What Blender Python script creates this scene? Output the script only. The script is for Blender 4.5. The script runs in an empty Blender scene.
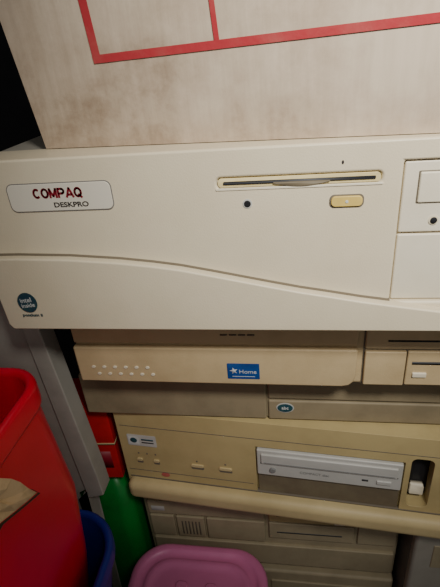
import bpy, math, random
from mathutils import Vector, Matrix
random.seed(4)
D=bpy.data; COL=bpy.context.scene.collection
# ---------------- materials ----------------
def mat(name,col,rough=0.5,col2=None,scale=12,bump=0.0,bscale=200,stretch=(1,1,1),metal=0,spec=0.4,lo=.42,hi=.68):
    m=D.materials.new(name); m.use_nodes=True; nt=m.node_tree; N=nt.nodes; L=nt.links
    b=N["Principled BSDF"]; b.inputs["Roughness"].default_value=rough
    b.inputs["Metallic"].default_value=metal
    b.inputs["Specular IOR Level"].default_value=spec
    b.inputs["Base Color"].default_value=(*col,1)
    tc=N.new("ShaderNodeTexCoord"); mp=N.new("ShaderNodeMapping"); mp.inputs["Scale"].default_value=stretch
    L.new(tc.outputs["Object"],mp.inputs["Vector"])
    if col2:
        n=N.new("ShaderNodeTexNoise"); n.inputs["Scale"].default_value=scale; n.inputs["Detail"].default_value=6; n.inputs["Roughness"].default_value=.65
        L.new(mp.outputs[0],n.inputs["Vector"])
        r=N.new("ShaderNodeValToRGB"); r.color_ramp.elements[0].position=lo; r.color_ramp.elements[1].position=hi
        r.color_ramp.elements[0].color=(*col,1); r.color_ramp.elements[1].color=(*col2,1)
        L.new(n.outputs["Fac"],r.inputs[0]); L.new(r.outputs[0],b.inputs["Base Color"])
    if bump:
        n2=N.new("ShaderNodeTexNoise"); n2.inputs["Scale"].default_value=bscale; n2.inputs["Detail"].default_value=3
        L.new(mp.outputs[0],n2.inputs["Vector"])
        bp=N.new("ShaderNodeBump"); bp.inputs["Strength"].default_value=bump; bp.inputs["Distance"].default_value=.001
        L.new(n2.outputs["Fac"],bp.inputs["Height"]); L.new(bp.outputs[0],b.inputs["Normal"])
    return m
M={}
M['cream']=mat('cream_plastic',(.72,.63,.455),.42,(.63,.54,.37),7,.15,900,lo=.4,hi=.75)
M['cream2']=mat('cream_plastic_drive',(.74,.67,.52),.45,(.66,.59,.44),14,.1,900)
M['greyplate']=mat('grey_plastic_plate',(.50,.49,.45),.5,(.46,.45,.41),14,.1,900)
M['case']=mat('painted_steel_case',(.36,.335,.28),.5,(.28,.26,.21),8,.1,500)
M['beigeA']=mat('aged_beige_plastic',(.55,.42,.235),.5,(.43,.32,.17),10,.15,900)
M['greyB']=mat('shaded_grey_plastic',(.28,.225,.135),.6,(.20,.16,.095),14,.15,900)  # grey-beige darkened in the colour for the shade under the computer above
M['tan']=mat('yellowed_tan_plastic',(.50,.395,.185),.5,(.40,.31,.14),10,.15,900)
M['tan2']=mat('yellowed_tan_plastic_light',(.58,.465,.24),.5,(.48,.38,.19),10,.15,900)
M['greyD']=mat('old_grey_plastic',(.38,.32,.20),.55,(.28,.235,.145),12,.15,900)
M['cdgrey']=mat('cd_drive_grey',(.50,.49,.45),.4,(.45,.44,.40),20)
M['cddark']=mat('cd_drive_shadowgrey',(.22,.22,.21),.45)
M['bayd']=mat('dark_bay_interior',(.14,.11,.07),.6,(.19,.155,.095),20)
M['dark']=mat('black_plastic',(.012,.012,.014),.5)
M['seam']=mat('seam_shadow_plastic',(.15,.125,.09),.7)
M['wseam']=mat('dark_seam_plastic',(.19,.155,.105),.7)  # darker tone for the strip along the wave panel's upper edge
M['yellow']=mat('yellowed_button_plastic',(.70,.51,.14),.45,(.60,.43,.11),60)
M['insert']=mat('yellowed_slot_plastic',(.68,.56,.28),.45,(.60,.48,.23),60)
M['badge']=mat('badge_cream',(.72,.67,.55),.35)
M['badgeline']=mat('badge_border_grey',(.20,.19,.18),.5)
M['maroon']=mat('maroon_ink',(.23,.006,.018),.5)
M['blackink']=mat('black_ink',(.03,.025,.025),.5)
M['teal']=mat('teal_sticker',(.012,.05,.075),.4,(.03,.09,.09),120)
M['white']=mat('white_print',(.55,.56,.53),.5)
M['blue']=mat('blue_sticker',(.008,.06,.24),.35,(.01,.04,.17),90)
M['redst']=mat('faded_red_sticker',(.5,.12,.10),.5)
M['redbin']=mat('red_plastic_bin',(.90,.006,.045),.30,(.78,.005,.036),7,.05,300)
M['bluebin']=mat('blue_plastic_bin',(.012,.028,.30),.35,(.01,.02,.22),8)
M['green']=mat('green_plastic',(.008,.26,.035),.4,(.006,.16,.022),12)
M['redcarton']=mat('red_carton',(.60,.015,.02),.5,(.42,.012,.012),20)
M['purple']=mat('mauve_plastic',(.68,.19,.38),.38,(.60,.165,.33),10,.05,300)
M['paper']=mat('brown_paper',(.70,.52,.30),.8,(.48,.33,.16),50,.5,120)
M['paperedge']=mat('burnt_paper_edge',(.05,.035,.02),.8)
M['post']=mat('painted_grey_steel',(.38,.36,.31),.5,(.27,.26,.22),12,.1,400)
M['darkmetal']=mat('dark_grey_steel',(.16,.15,.13),.6,(.11,.10,.09),12)
M['redline']=mat('printed_red_ink',(.40,.028,.035),.75,(.42,.11,.09),22,.2,300,lo=.45,hi=.8)
M['wall']=mat('grimy_dark_wall',(.035,.035,.04),.85,(.02,.02,.022),3,.3,60)
M['floor']=mat('dusty_concrete_floor',(.10,.09,.08),.8,(.06,.055,.05),6,.4,60)
def cardboard():
    m=D.materials.new('weathered_cardboard'); m.use_nodes=True; nt=m.node_tree;N=nt.nodes;L=nt.links;b=N["Principled BSDF"]
    b.inputs["Roughness"].default_value=.8; b.inputs["Specular IOR Level"].default_value=.2
    tc=N.new("ShaderNodeTexCoord")
    n=N.new("ShaderNodeTexNoise"); n.inputs["Scale"].default_value=7; n.inputs["Detail"].default_value=10; n.inputs["Roughness"].default_value=.7
    L.new(tc.outputs["Object"],n.inputs["Vector"])
    r=N.new("ShaderNodeValToRGB"); e=r.color_ramp.elements
    e[0].position=.33;e[0].color=(.29,.205,.135,1);e[1].position=.62;e[1].color=(.62,.515,.39,1)
    e2=e.new(.46); e2.color=(.49,.39,.285,1)
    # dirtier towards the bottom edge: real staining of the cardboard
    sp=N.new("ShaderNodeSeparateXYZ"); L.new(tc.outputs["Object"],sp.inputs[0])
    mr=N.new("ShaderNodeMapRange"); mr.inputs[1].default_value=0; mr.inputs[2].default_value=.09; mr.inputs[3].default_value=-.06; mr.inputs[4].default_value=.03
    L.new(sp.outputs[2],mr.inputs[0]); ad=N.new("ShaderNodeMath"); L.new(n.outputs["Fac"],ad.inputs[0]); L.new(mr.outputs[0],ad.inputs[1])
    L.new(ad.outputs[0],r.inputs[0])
    mp=N.new("ShaderNodeMapping"); mp.inputs["Scale"].default_value=(60,60,6); L.new(tc.outputs["Object"],mp.inputs["Vector"])
    s=N.new("ShaderNodeTexNoise"); s.inputs["Scale"].default_value=3; s.inputs["Detail"].default_value=5; L.new(mp.outputs[0],s.inputs["Vector"])
    r2=N.new("ShaderNodeValToRGB"); r2.color_ramp.elements[0].position=.35; r2.color_ramp.elements[0].color=(.82,.80,.78,1); r2.color_ramp.elements[1].position=.6;r2.color_ramp.elements[1].color=(1,1,1,1)
    L.new(s.outputs["Fac"],r2.inputs[0])
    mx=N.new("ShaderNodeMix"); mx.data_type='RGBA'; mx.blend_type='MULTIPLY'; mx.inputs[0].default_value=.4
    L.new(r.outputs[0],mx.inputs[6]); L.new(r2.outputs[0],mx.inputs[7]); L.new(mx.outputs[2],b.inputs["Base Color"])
    bp=N.new("ShaderNodeBump"); bp.inputs["Strength"].default_value=.3; bp.inputs["Distance"].default_value=.001
    L.new(s.outputs["Fac"],bp.inputs["Height"]); L.new(bp.outputs[0],b.inputs["Normal"])
    return m
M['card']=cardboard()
# ---------------- mesh helpers ----------------
def empty(name,loc=(0,0,0),rz=0):
    e=D.objects.new(name,None); e.location=loc; e.rotation_euler=(0,0,rz); e.empty_display_size=.02; COL.objects.link(e); return e
import bmesh
def mk(name,vs,fs,m,par=None,bev=0,seg=3,smooth=True):
    me=D.meshes.new(name); me.from_pydata([tuple(v) for v in vs],[],fs); me.validate()
    bm=bmesh.new(); bm.from_mesh(me); bmesh.ops.recalc_face_normals(bm,faces=bm.faces); bm.to_mesh(me); bm.free()
    o=D.objects.new(name,me); COL.objects.link(o); me.materials.append(M[m])
    if par: o.parent=par
    if bev:
        b=o.modifiers.new("bev",'BEVEL'); b.width=bev; b.segments=seg; b.limit_method='ANGLE'; b.angle_limit=math.radians(35)
    if smooth:
        for p in me.polygons: p.use_smooth=True
        w=o.modifiers.new("wn",'WEIGHTED_NORMAL'); w.keep_sharp=True
    return o
def box(name,x0,x1,y0,y1,z0,z1,m,par=None,bev=.001,seg=3):
    vs=[(x,y,z) for z in (z0,z1) for x,y in ((x0,y0),(x1,y0),(x1,y1),(x0,y1))]
    fs=[(0,3,2,1),(4,5,6,7),(0,1,5,4),(1,2,6,5),(2,3,7,6),(3,0,4,7)]
    return mk(name,vs,fs,m,par,bev,seg)
def prism(name,pts,y0,y1,m,par=None,bev=.001,seg=3):
    n=len(pts); vs=[(x,y0,z) for x,z in pts]+[(x,y1,z) for x,z in pts]
    fs=[tuple(range(n)),tuple(range(2*n-1,n-1,-1))]+[(i,i+n,(i+1)%n+n,(i+1)%n) for i in range(n)]
    return mk(name,vs,fs,m,par,bev,seg)
def rr(x0,x1,z0,z1,r,n=6):
    P=[]
    for cx,cz,a0 in ((x1-r,z1-r,0),(x0+r,z1-r,90),(x0+r,z0+r,180),(x1-r,z0+r,270)):
        for i in range(n+1):
            a=math.radians(a0+90*i/n); P.append((cx+r*math.cos(a),cz+r*math.sin(a)))
    return P
def rplate(name,x0,x1,z0,z1,r,y0,y1,m,par,bev=0): return prism(name,rr(x0,x1,z0,z1,r),y0,y1,m,par,bev)
def disc(name,x,z,r,y0,y1,m,par,rz=None,n=24,bev=0):
    rz=rz or r
    return prism(name,[(x+r*math.cos(2*math.pi*i/n),z+rz*math.sin(2*math.pi*i/n)) for i in range(n)],y0,y1,m,par,bev)
def cut(o,cs):
    for c in cs:
        b=o.modifiers.new("cut",'BOOLEAN'); b.object=c; b.operation='DIFFERENCE'; b.solver='EXACT'
        o.modifiers.move(list(o.modifiers).index(b),0)
    dg=bpy.context.evaluated_depsgraph_get(); me=D.meshes.new_from_object(o.evaluated_get(dg))
    o.modifiers.clear(); o.data=me
    for c in cs: D.objects.remove(c)
def loft(name,x0,x1,y0,y1,r,prof,m,par=None):
    vs=[];fs=[];n=None
    for d,z in prof:
        R=rr(x0+d,x1-d,y0+d,y1-d,max(r-d*.6,.004),8); n=len(R); vs+=[(x,y,z) for x,y in R]
    for k in range(len(prof)-1):
        for i in range(n):
            j=(i+1)%n; fs.append((k*n+i,k*n+j,(k+1)*n+j,(k+1)*n+i))
    fs.append(tuple(range(n-1,-1,-1))); fs.append(tuple(range((len(prof)-1)*n,len(prof)*n)))
    return mk(name,vs,fs,m,par,0)
def text(name,s,x,z,size,y,m,par,bold=0,sx=1,align='CENTER',rot=0):
    c=D.curves.new(name,'FONT'); c.body=s; c.size=size; c.align_x=align; c.align_y='CENTER'; c.offset=bold; c.extrude=.0001
    o=D.objects.new(name,c); COL.objects.link(o); c.materials.append(M[m]); o.parent=par
    o.location=(x,y,z); o.rotation_euler=(math.pi/2,rot,0); o.scale=(sx,1,1); return o
def arc(cx,cz,rx,rz,a0,a1,n=12): return [(cx+rx*math.cos(math.radians(a0+(a1-a0)*i/n)),cz+rz*math.sin(math.radians(a0+(a1-a0)*i/n))) for i in range(n+1)]
GL={'C':[arc(.5,.5,.42,.44,50,310)],'O':[arc(.5,.5,.43,.44,0,360,20)],
'M':[[(.06,.0),(.06,1)],[(.06,.95),(.5,.12)],[(.5,.12),(.94,.95)],[(.94,1),(.94,.0)]],
'P':[[(.1,0),(.1,1)],[(.1,.93)]+arc(.55,.68,.33,.25,90,-90)+[(.1,.43)]],
'A':[[(.02,0),(.5,1)],[(.5,1),(.98,0)],[(.22,.28),(.78,.28)]],
'Q':[arc(.5,.5,.43,.44,0,360,20),[(.55,.28),(.98,-.06)]]}
def lettering(name,s,x0,z0,w,h,gap,t,y,m,par):
    vs=[];fs=[];x=x0
    for ch in s:
        for pl in GL[ch]:
            for a,b in zip(pl,pl[1:]):
                A=Vector((x+a[0]*w,z0+a[1]*h));B=Vector((x+b[0]*w,z0+b[1]*h)); d=(B-A)
                if d.length<1e-7: continue
                d.normalize(); e=d*t*.18; nrm=Vector((-d.y,d.x))*t*.5
                q=[A-e+nrm,A-e-nrm,B+e-nrm,B+e+nrm]; k=len(vs)
                vs+=[(p.x,y,p.y) for p in q]; fs.append((k,k+1,k+2,k+3))
        x+=w+gap
    return mk(name,vs,fs,m,par,0,smooth=False)

# ---------------- room ----------------
box('floor',-.9,.9,-1.1,.62,-.02,0,'floor',bev=0)
box('wall_back',-.9,.9,.60,.62,0,1.7,'wall',bev=0)
box('wall_left',-.92,-.9,-1.1,.6,0,1.7,'wall',bev=0)

# ---------------- main desktop computer (wave bezel) ----------------
c=empty('desktop_computer',(0,0,.595))
Z=lambda z:z-.595
bz=box('bezel',-.2225,.2275,0,.034,0,.127,'cream',None,.007,5); bz.parent=c
slotc=rplate('c1',-.051,.048,Z(.6975),Z(.7040),.0025,-.01,.004,'dark',c)
bayc=box('c2',.060,.216,-.02,.005,Z(.6155),Z(.7095),'dark',c,0)
bpy.context.view_layer.update()
cut(bz,[slotc,bayc])
box('case_cover',-.219,.224,.033,.42,.001,.1255,'case',c,.003)
wave=[(-.2235,.6550),(-.20,.6550),(-.16,.6535),(-.124,.6505),(-.100,.6475),(-.081,.6445),(-.060,.6400),(-.040,.6355),(-.020,.6310),(.0007,.6265),(.020,.6230),(.041,.6190),(.06,.6160),(.093,.6110),(.14,.606),(.2285,.603)]
pts=[(-.2215,.600),(-.2185,.5955),(.2285,.5955)]+wave[::-1]
prism('wave_panel',[(x,Z(z)) for x,z in pts],-.0065,.004,'cream',c,.0013,4)
wv=[w for w in wave if w[0]<.062]
prism('wave_seam',[(max(x,-.2215),Z(z)+.0018) for x,z in wv]+[(max(x,-.2215),Z(z)-.001) for x,z in wv[::-1]],-.0003,.003,'wseam',c,0)
rplate('slot_insert',-.0505,.0475,Z(.698),Z(.7035),.0022,.0005,.004,'insert',c)
rplate('slot_slit',-.047,.0445,Z(.6997),Z(.7016),.0005,-.0001,.004,'dark',c)
lens=[(-.016+.034*i/12, Z(.6998)-.0026*math.sin(math.pi*i/12)) for i in range(13)]
prism('finger_notch',lens+[(.018,Z(.7003)),(-.016,Z(.7003))],-.0009,.003,'bayd',c,0)
rplate('slot_lip',-.052,.049,Z(.6962),Z(.6976),.0006,-.0006,.002,'cream2',c,.0003)
rplate('eject_frame',.0180,.0386,Z(.6827),Z(.6910),.003,-.0004,.002,'seam',c)
rplate('eject_button',.0190,.0376,Z(.6836),Z(.6901),.0026,-.0016,.002,'yellow',c,.0005)
disc('eject_highlight',.0283,Z(.6868),.0009,-.0019,-.001,'white',c)  # white disc paints the highlight in the button's dimple
disc('led_ring',-.0325,Z(.6873),.0030,-.0004,.002,'greyplate',c)
disc('led_lens',-.0325,Z(.6873),.0022,-.0009,.002,'dark',c,bev=.0004)
box('upper_bay_plate',.0608,.2152,.0018,.008,Z(.6643),Z(.7087),'cream2',c,.0012)
box('upper_bay_door_gap',.0690,.206,.0012,.004,Z(.6830),Z(.7030),'seam',c,.0008)
box('upper_bay_door',.0697,.2053,.0002,.004,Z(.6837),Z(.7023),'cream2',c,.0010)
disc('bay_button_ring',.0809,Z(.6722),.0030,.0012,.004,'cream',c)
disc('bay_button',.0809,Z(.6722),.0020,.0006,.004,'dark',c)
box('bay_slot',.09,.11,.0014,.004,Z(.6712),Z(.6732),'dark',c,0)
box('lower_bay_plate',.0608,.2152,.0022,.008,Z(.6162),Z(.6630),'cream2',c,.0012)
b0,b1,b2,b3=-.1935,-.1200,.6870,.7065
rplate('badge_border',b0,b1,Z(b2),Z(b3),.0045,-.0006,.002,'badgeline',c)
rplate('badge_plate',b0+.0006,b1-.0006,Z(b2+.0006),Z(b3-.0006),.004,-.0011,.002,'badge',c,.0003)
lettering('badge_lettering','COMPAQ',-.1745,Z(.6966),.0049,.0062,.0009,.0015,-.0013,'maroon',c)
text('badge_lettering_small','DESKPRO',-.1495,Z(.6915),.0046,-.0013,'blackink',c,.00009,1.25)
disc('round_sticker',-.2000,Z(.6195),.0076,-.0072,-.006,'teal',c,.0083)
text('sticker_text','intel',-.2005,Z(.6217),.0054,-.0074,'white',c,.00005,rot=-.12)
text('sticker_text2','inside',-.1998,Z(.6173),.0048,-.0074,'white',c,.00005,rot=-.12)
text('sticker_text3','pentium ii',-.1990,Z(.6085),.0034,-.0067,'teal',c,.0001,1.2)
disc('chip_mark',.025,Z(.7104),.0007,-.0002,.001,'blackink',c,.0012)

# ---------------- cardboard box ----------------
k=empty('cardboard_box',(-.174,.030,.7225),math.radians(-5.0))
H=.30; nx=14; nz=8
def cf(u,v):
    x0=-.034*v; x=x0+(.44-x0)*u; bul=-.006*math.sin(math.pi*u)*math.sin(math.pi*min(v*1.2,1)); return (x,bul-.004*v,H*v)
vs=[];fs=[]
for j in range(nz+1):
    for i in range(nx+1): vs.append(cf(i/nx,j/nz))
nf=len(vs)
for j in range(nz+1):
    for i in range(nx+1):
        x,y,z=cf(i/nx,j/nz); vs.append((x,.28,z))
W=nx+1
for j in range(nz):
    for i in range(nx):
        a=j*W+i; fs.append((a,a+1,a+W+1,a+W)); fs.append((nf+a,nf+a+W,nf+a+W+1,nf+a+1))
for j in range(nz):
    a=j*W; fs.append((a,a+W,nf+a+W,nf+a)); a=j*W+nx; fs.append((a,nf+a,nf+a+W,a+W))
for i in range(nx):
    fs.append((i,nf+i,nf+i+1,i+1)); a=nz*W+i; fs.append((a,a+1,nf+a+1,nf+a))
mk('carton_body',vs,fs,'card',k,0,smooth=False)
def strip(name,u0,v0,u1,v1,w,horiz):
    vs=[];fs=[];n=24
    for i in range(n+1):
        t=i/n; u=u0+(u1-u0)*t; v=v0+(v1-v0)*t
        if horiz: A=cf(u,v-w/H/2); B=cf(u,v+w/H/2)
        else: A=cf(u-w/.44/2,v); B=cf(u+w/.44/2,v)
        for q in (A,B): vs.append((q[0],q[1]-.0007,q[2]))
    for i in range(n): fs.append((2*i,2*i+2,2*i+3,2*i+1))
    return mk(name,vs,fs,'redline',k,0,smooth=False)
strip('printed_line_h',.124,.174,.99,.209,.0046,True)
strip('printed_line_v1',.130,.167,.150,.98,.0052,False)
strip('printed_line_v2',.302,.182,.312,.98,.0030,False)
# ---------------- second computer (beige, under main) ----------------
A=empty('desktop_computer.001',(0,.03,.515))
Z=lambda z:z-.515
box('bezel',-.1965,.235,.004,.03,0,.0795,'beigeA',A,.004)
box('case_cover',-.193,.231,.029,.38,.001,.0785,'case',A,.002)
low=[(-.1965,.5155),(.036,.5155),(.042,.517),(.0455,.521),(.047,.527),(.0475,.5535),(-.1965,.5535)]
prism('lower_panel',[(x,Z(z)) for x,z in low],-.001,.006,'beigeA',A,.0018,4)
box('upper_strip',-.1955,.0475,.0015,.006,Z(.5560),Z(.5900),'beigeA',A,.0015)
for i in range(4):
    box('vent_slot',-.064+i*.0075,-.0580+i*.0075,.0008,.004,Z(.5655),Z(.5668),'seam',A,0)
for r_ in range(2):
    for i in range(6):
        disc('dot_button',-.181+i*.0100+(.004*r_),Z(.5325-r_*.0075),.0019,-.0019,.001,'cream2',A,.0014,n=12,bev=.0003)
rplate('blue_sticker',-.0600,-.0325,Z(.5225),Z(.5385),.0006,-.0016,.001,'blue',A)
text('sticker_text','Home',-.0425,Z(.5302),.0055,-.0018,'white',A,0,1.1)
st=[]
for i in range(10):
    rr_=.0036 if i%2==0 else .0014; a_=math.radians(90+36*i+12); st.append((-.0545+rr_*math.cos(a_),Z(.5310)+rr_*math.sin(a_)))
prism('sticker_star',st,-.0018,0,'white',A,0)
box('sticker_line',-.0560,-.0365,-.0018,0,Z(.5248),Z(.5253),'white',A,0)
box('bay_recess',.052,.225,.003,.006,Z(.517),Z(.592),'seam',A,0)
box('cd_plate',.053,.224,.001,.008,Z(.5535),Z(.5900),'beigeA',A,.0012)
box('cd_slot',.070,.19,.0006,.004,Z(.5610),Z(.5625),'dark',A,0)
box('floppy_plate_a',.053,.085,-.0005,.008,Z(.5180),Z(.5518),'beigeA',A,.0012)
box('floppy_plate_b',.086,.224,.0005,.008,Z(.5180),Z(.5518),'beigeA',A,.0012)
box('floppy_slit',.090,.18,0,.004,Z(.5395),Z(.5420),'dark',A,0)
box('floppy_button',.091,.102,-.0012,.004,Z(.5270),Z(.5315),'cream2',A,.0008)

# ---------------- third computer (grey, shadowed) ----------------
B=empty('desktop_computer.002',(0,.062,.4425))
Z=lambda z:z-.4425
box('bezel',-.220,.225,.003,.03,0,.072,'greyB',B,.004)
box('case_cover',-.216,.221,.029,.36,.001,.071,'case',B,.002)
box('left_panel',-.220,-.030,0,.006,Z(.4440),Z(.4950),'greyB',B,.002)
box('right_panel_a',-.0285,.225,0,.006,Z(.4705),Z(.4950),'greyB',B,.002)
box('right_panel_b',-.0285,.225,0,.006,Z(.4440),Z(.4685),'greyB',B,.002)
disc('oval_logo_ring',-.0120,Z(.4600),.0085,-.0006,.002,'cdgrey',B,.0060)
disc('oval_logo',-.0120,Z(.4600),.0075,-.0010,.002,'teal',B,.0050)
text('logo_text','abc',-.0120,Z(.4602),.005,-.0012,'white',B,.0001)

# ---------------- fourth computer (tan, cd drive) ----------------
T=empty('desktop_computer.003',(-.197,.0705,.313),math.radians(-4.6))
Z=lambda z:z-.309
bt=box('bezel',.000,.44,0,.035,.001,.129,'tan',None,.006,5); bt.parent=T
c1=box('c1',.154,.301,-.02,.004,Z(.334),Z(.4045),'dark',T,0)
c2=rplate('c2',.3065,.3270,Z(.343),Z(.411),.006,-.02,.022,'dark',T)
bpy.context.view_layer.update()
cut(bt,[c1,c2])
box('case_cover',.004,.436,.034,.40,.001,.128,'case',T,.003)
box('foot_lip',.001,.441,-.013,.02,.0,.026,'tan2',T,.009,6)
box('lip_groove',.004,.437,-.0006,.004,.0260,.0276,'seam',T,0)
box('cd_drive',.1555,.2995,-.0025,.02,Z(.3665),Z(.4030),'cdgrey',T,.0015)
box('cd_tray_front',.1600,.2950,-.0045,.002,Z(.3850),Z(.3985),'cdgrey',T,.0012)
box('cd_tray_gap',.1592,.2958,-.0029,.002,Z(.3838),Z(.3850),'dark',T,0)
box('cd_tray_shade',.163,.292,-.0048,.002,Z(.3865),Z(.3880),'cddark',T,.0004)
box('cd_button',.276,.290,-.0040,.002,Z(.3735),Z(.3785),'cdgrey',T,.0008)
disc('cd_knob',.172,Z(.3760),.0032,-.0045,.002,'cddark',T,bev=.0005)
box('cd_led',.262,.268,-.003,.002,Z(.3755),Z(.3775),'dark',T,0)
text('cd_text','COMPACT disc',.215,Z(.3765),.0045,-.0028,'cddark',T)
box('empty_bay',.1555,.2995,.0012,.02,Z(.3350),Z(.3652),'bayd',T,.001)
box('recess_back',.3060,.3275,.015,.03,Z(.342),Z(.412),'dark',T,0)
rplate('recess_label',.3105,.3235,Z(.352),Z(.364),.001,.008,.016,'cream2',T)
rplate('badge',.0105,.0440,Z(.3875),Z(.4035),.001,-.0008,.002,'cdgrey',T)
rplate('badge_inset',.0120,.0240,Z(.3895),Z(.4015),.0006,-.0012,.002,'white',T)
disc('badge_mark',.0180,Z(.3960),.0040,-.0015,.002,'teal',T,.0036)
box('badge_bar1',.027,.041,-.0011,.002,Z(.3965),Z(.3985),'teal',T,0)
box('badge_bar2',.027,.041,-.0011,.002,Z(.3925),Z(.3940),'blackink',T,0)
for i,x in enumerate((.020,.040,.088,.120)):
    s=.0072 if i>1 else .0035
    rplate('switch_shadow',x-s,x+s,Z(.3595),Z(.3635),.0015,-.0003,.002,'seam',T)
    rplate('switch',x-s,x+s,Z(.3635),Z(.3675),.0018,-.0016,.002,'tan2',T,.0004)
for x in (.02,.030,.040): disc('switch_icon',x,Z(.3750),.0011,-.0003,.001,'seam',T,n=10)
for x in (.088,.120): disc('switch_icon',x,Z(.3720),.0011,-.0003,.001,'seam',T,n=10)
box('face_groove',.004,.150,-.0003,.002,Z(.3470),Z(.3477),'seam',T,0)
box('top_groove',.004,.436,-.0003,.002,Z(.4155),Z(.4162),'seam',T,0)
disc('red_sticker',.048,Z(.344),.0050,-.0008,.002,'redst',T,.0030)

# ---------------- fifth computer ----------------
E=empty('desktop_computer.004',(0,.086,.150))
box('bezel',-.197,.124,.003,.03,0,.1625,'greyD',E,.005)
box('case_cover',-.194,.121,.029,.38,.001,.161,'case',E,.002)
for i,(x0,x1,z0,z1,m_) in enumerate([(-.190,-.040,.100,.124,'greyD'),(-.190,-.158,.056,.096,'greyD'),(-.155,-.118,.056,.096,'greyD'),(-.115,-.040,.056,.096,'greyD'),(-.035,.070,.099,.126,'tan'),(-.035,.070,.066,.096,'greyD'),(.074,.120,.066,.126,'greyD'),(-.190,.120,.010,.050,'greyD')]):
    box('panel_%d'%i,x0,x1,-.001,.006,z0,z1,m_,E,.0015)
for i in range(6): box('vent_slot',-.148+i*.0045,-.1462+i*.0045,-.0014,.002,.062,.088,'seam',E,0)
box('drive_slit',-.025,.055,-.0014,.002,.110,.1120,'dark',E,0)
box('drive_slit2',-.025,.055,-.0014,.002,.078,.0800,'dark',E,0)
box('drive_button',.045,.058,-.0025,.002,.102,.106,'cream2',E,.0006)
box('small_label',-.185,-.168,-.0015,.001,.107,.115,'cdgrey',E,0)
G=empty('desktop_computer.005',(0,.082,0))
box('bezel',-.19,.124,0,.03,.002,.149,'greyD',G,.004)
box('case_cover',-.187,.121,.029,.38,0,.1485,'case',G,.002)
box('panel_a',-.035,.11,-.002,.004,.09,.13,'greyD',G,.0015)
box('drive_slit',-.02,.09,-.0024,.002,.108,.111,'dark',G,0)

# ---------------- side uprights ----------------
P=empty('metal_shelf_upright',(0,.044,0))
prism('front_flange',[(-.37,0),(-.250,0),(-.250,.335),(-.236,.345),(-.2485,.58),(-.257,.80),(-.37,.80)],0,.004,'post',P,.001)
prism('fold_lip',[(-.252,0),(-.247,0),(-.247,.330),(-.2165,.340),(-.2175,.37),(-.2320,.58),(-.2440,.80),(-.258,.80),(-.2485,.58),(-.237,.345)],-.004,.018,'post',P,.0015)
R_=empty('computer_tower',(.130,.055,0))
box('tower_case',0,.13,.012,.42,0,.306,'darkmetal',R_,.003)
box('tower_bezel',0,.13,0,.014,.002,.304,'case',R_,.004)
box('tower_bay',.02,.11,-.001,.004,.23,.27,'greyD',R_,.001)

# ---------------- bins ----------------
loft('red_plastic_bin',-.46,-.2075,-.27,.005,.032,[(.05,.012),(.006,.33),(-.002,.42),(.003,.527),(.0005,.529),(0,.532),(0,.546),(.0012,.5495),(.004,.551),(.0068,.5495),(.008,.545),(.0075,.527),(.0025,.42),(.011,.33),(.055,.018)],'redbin')
loft('blue_plastic_bin',-.48,-.186,-.29,.024,.05,[(.05,0),(.021,.22),(.004,.318),(.0005,.320),(0,.323),(0,.334),(.0015,.338),(.004,.339),(.0065,.338),(.008,.334),(.009,.318),(.025,.22),(.053,.010)],'bluebin')
tb=empty('plastic_tub')
loft('tub_body',-.200,-.034,-.11,.064,.042,[(.02,0),(.006,.19),(.010,.203)],'purple',tb)
loft('tub_lid',-.200,-.034,-.11,.064,.042,[(.002,.201),(0,.203),(0,.220),(.0015,.2235),(.004,.225),(.008,.2255),(.011,.2245),(.0125,.222),(.018,.2215),(.0195,.2235),(.022,.2245),(.026,.2245),(.028,.2225),(.034,.222),(.045,.223),(.06,.2235)],'purple',tb)
for x in (-.135,-.100):
    loft('lid_boss',x-.007,x+.007,.008,.018,.0045,[(0,.2215),(0,.2240),(.001,.2245)],'purple',tb)
loft('green_plastic_canister',-.292,-.2070,.074,.160,.018,[(.006,0),(.0,.02),(.001,.27),(.006,.295),(.02,.305),(.022,.307),(.022,.318),(.024,.320)],'green')
rc=empty('red_carton',(-.252,.078,.3205),math.radians(4))
box('carton_body',-.040,.042,0,.06,0,.108,'redcarton',rc,.001)
box('carton_stripe',-.0402,.0422,-.0004,.03,.056,.059,'tan2',rc,0)
box('carton_print',-.01,.034,-.0005,.03,.018,.045,'maroon',rc,0)
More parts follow.
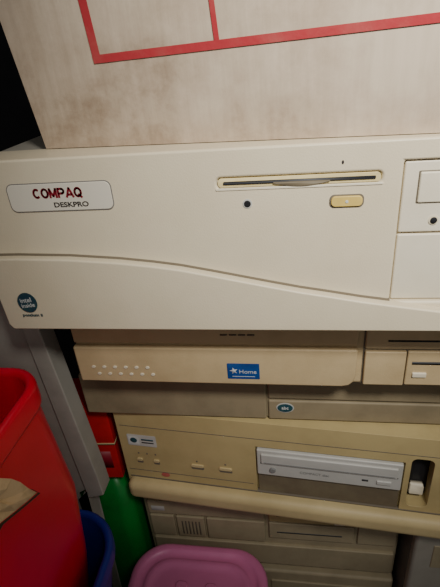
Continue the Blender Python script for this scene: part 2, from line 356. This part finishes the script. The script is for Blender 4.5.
# ---------------- crumpled brown paper hanging over the red bin rim ----------------
pp=[(-.203,-.17,.520),(-.200,-.125,.5075),(-.1965,-.112,.5125),(-.196,-.096,.5040),(-.195,-.085,.4990),(-.194,-.0745,.4950),(-.195,-.079,.5050),(-.196,-.083,.5170),(-.197,-.088,.5265),(-.199,-.100,.5420),(-.2005,-.112,.5530),(-.203,-.125,.5535),(-.204,-.17,.5535)]
cen=Vector((-.200,-.105,.525)); vs=[cen]+[Vector(p) for p in pp]; n=len(pp)
mid=[(cen+Vector(p))/2+Vector((random.uniform(-.001,.004),0,random.uniform(-.002,.002))) for p in pp]; vs+=mid
fs=[]
for i in range(n):
    j=(i+1)%n; fs+=[(0,n+1+i,n+1+j),(n+1+i,1+i,1+j,n+1+j)]
q=len(vs); vs+=[Vector((-.224,-.122,.5525)),Vector((-.224,-.17,.5525))]; fs.append((12,q,q+1,13))
po=empty('brown_paper_scrap')
o=mk('sheet',vs,fs,'paper',po,0,smooth=False); s=o.modifiers.new('s','SOLIDIFY'); s.thickness=.0008
edge=[Vector(p)+Vector((.0008,0,0)) for p in pp[1:7]]
vs=[];fs=[]
for i,p in enumerate(edge):
    w=.0016+.0012*random.random(); vs+=[p,p+Vector((.0002,w*.6,-w))]
for i in range(len(edge)-1): fs.append((2*i,2*i+1,2*i+3,2*i+2))
mk('torn_edge',vs,fs,'paperedge',po,0,smooth=False).modifiers.new('s','SOLIDIFY').thickness=.0006

# ---------------- lights ----------------
l=D.lights.new('hand_lamp','SPOT'); l.energy=24; l.color=(1,.975,.93); l.shadow_soft_size=.05; l.spot_size=math.radians(62); l.spot_blend=1
o=D.objects.new('hand_lamp',l); COL.objects.link(o); o.location=(.17,-.40,1.08)
o.rotation_euler=(Vector((.085,0,.77))-o.location).to_track_quat('-Z','Y').to_euler()
w=D.worlds.new('world'); bpy.context.scene.world=w; w.use_nodes=True
w.node_tree.nodes['Background'].inputs[0].default_value=(1,.97,.95,1); w.node_tree.nodes['Background'].inputs[1].default_value=.21
# ---------------- camera ----------------
a=math.radians(10);p=math.radians(28.6);r=math.radians(5.2)
F=Vector((-math.sin(a)*math.cos(p),math.cos(a)*math.cos(p),-math.sin(p)))
R0=Vector((math.cos(a),math.sin(a),0));U0=R0.cross(F)
R=R0*math.cos(r)-U0*math.sin(r);U=U0*math.cos(r)+R0*math.sin(r)
cd=D.cameras.new('camera'); cd.sensor_fit='VERTICAL'; cd.sensor_height=24; cd.lens=24*458/587; cd.clip_start=.01
cam=D.objects.new('camera',cd); COL.objects.link(cam)
m=Matrix((R,U,-F)).transposed().to_4x4(); m.translation=Vector((-.0059,-.2801,.7776)); cam.matrix_world=m
bpy.context.scene.camera=cam
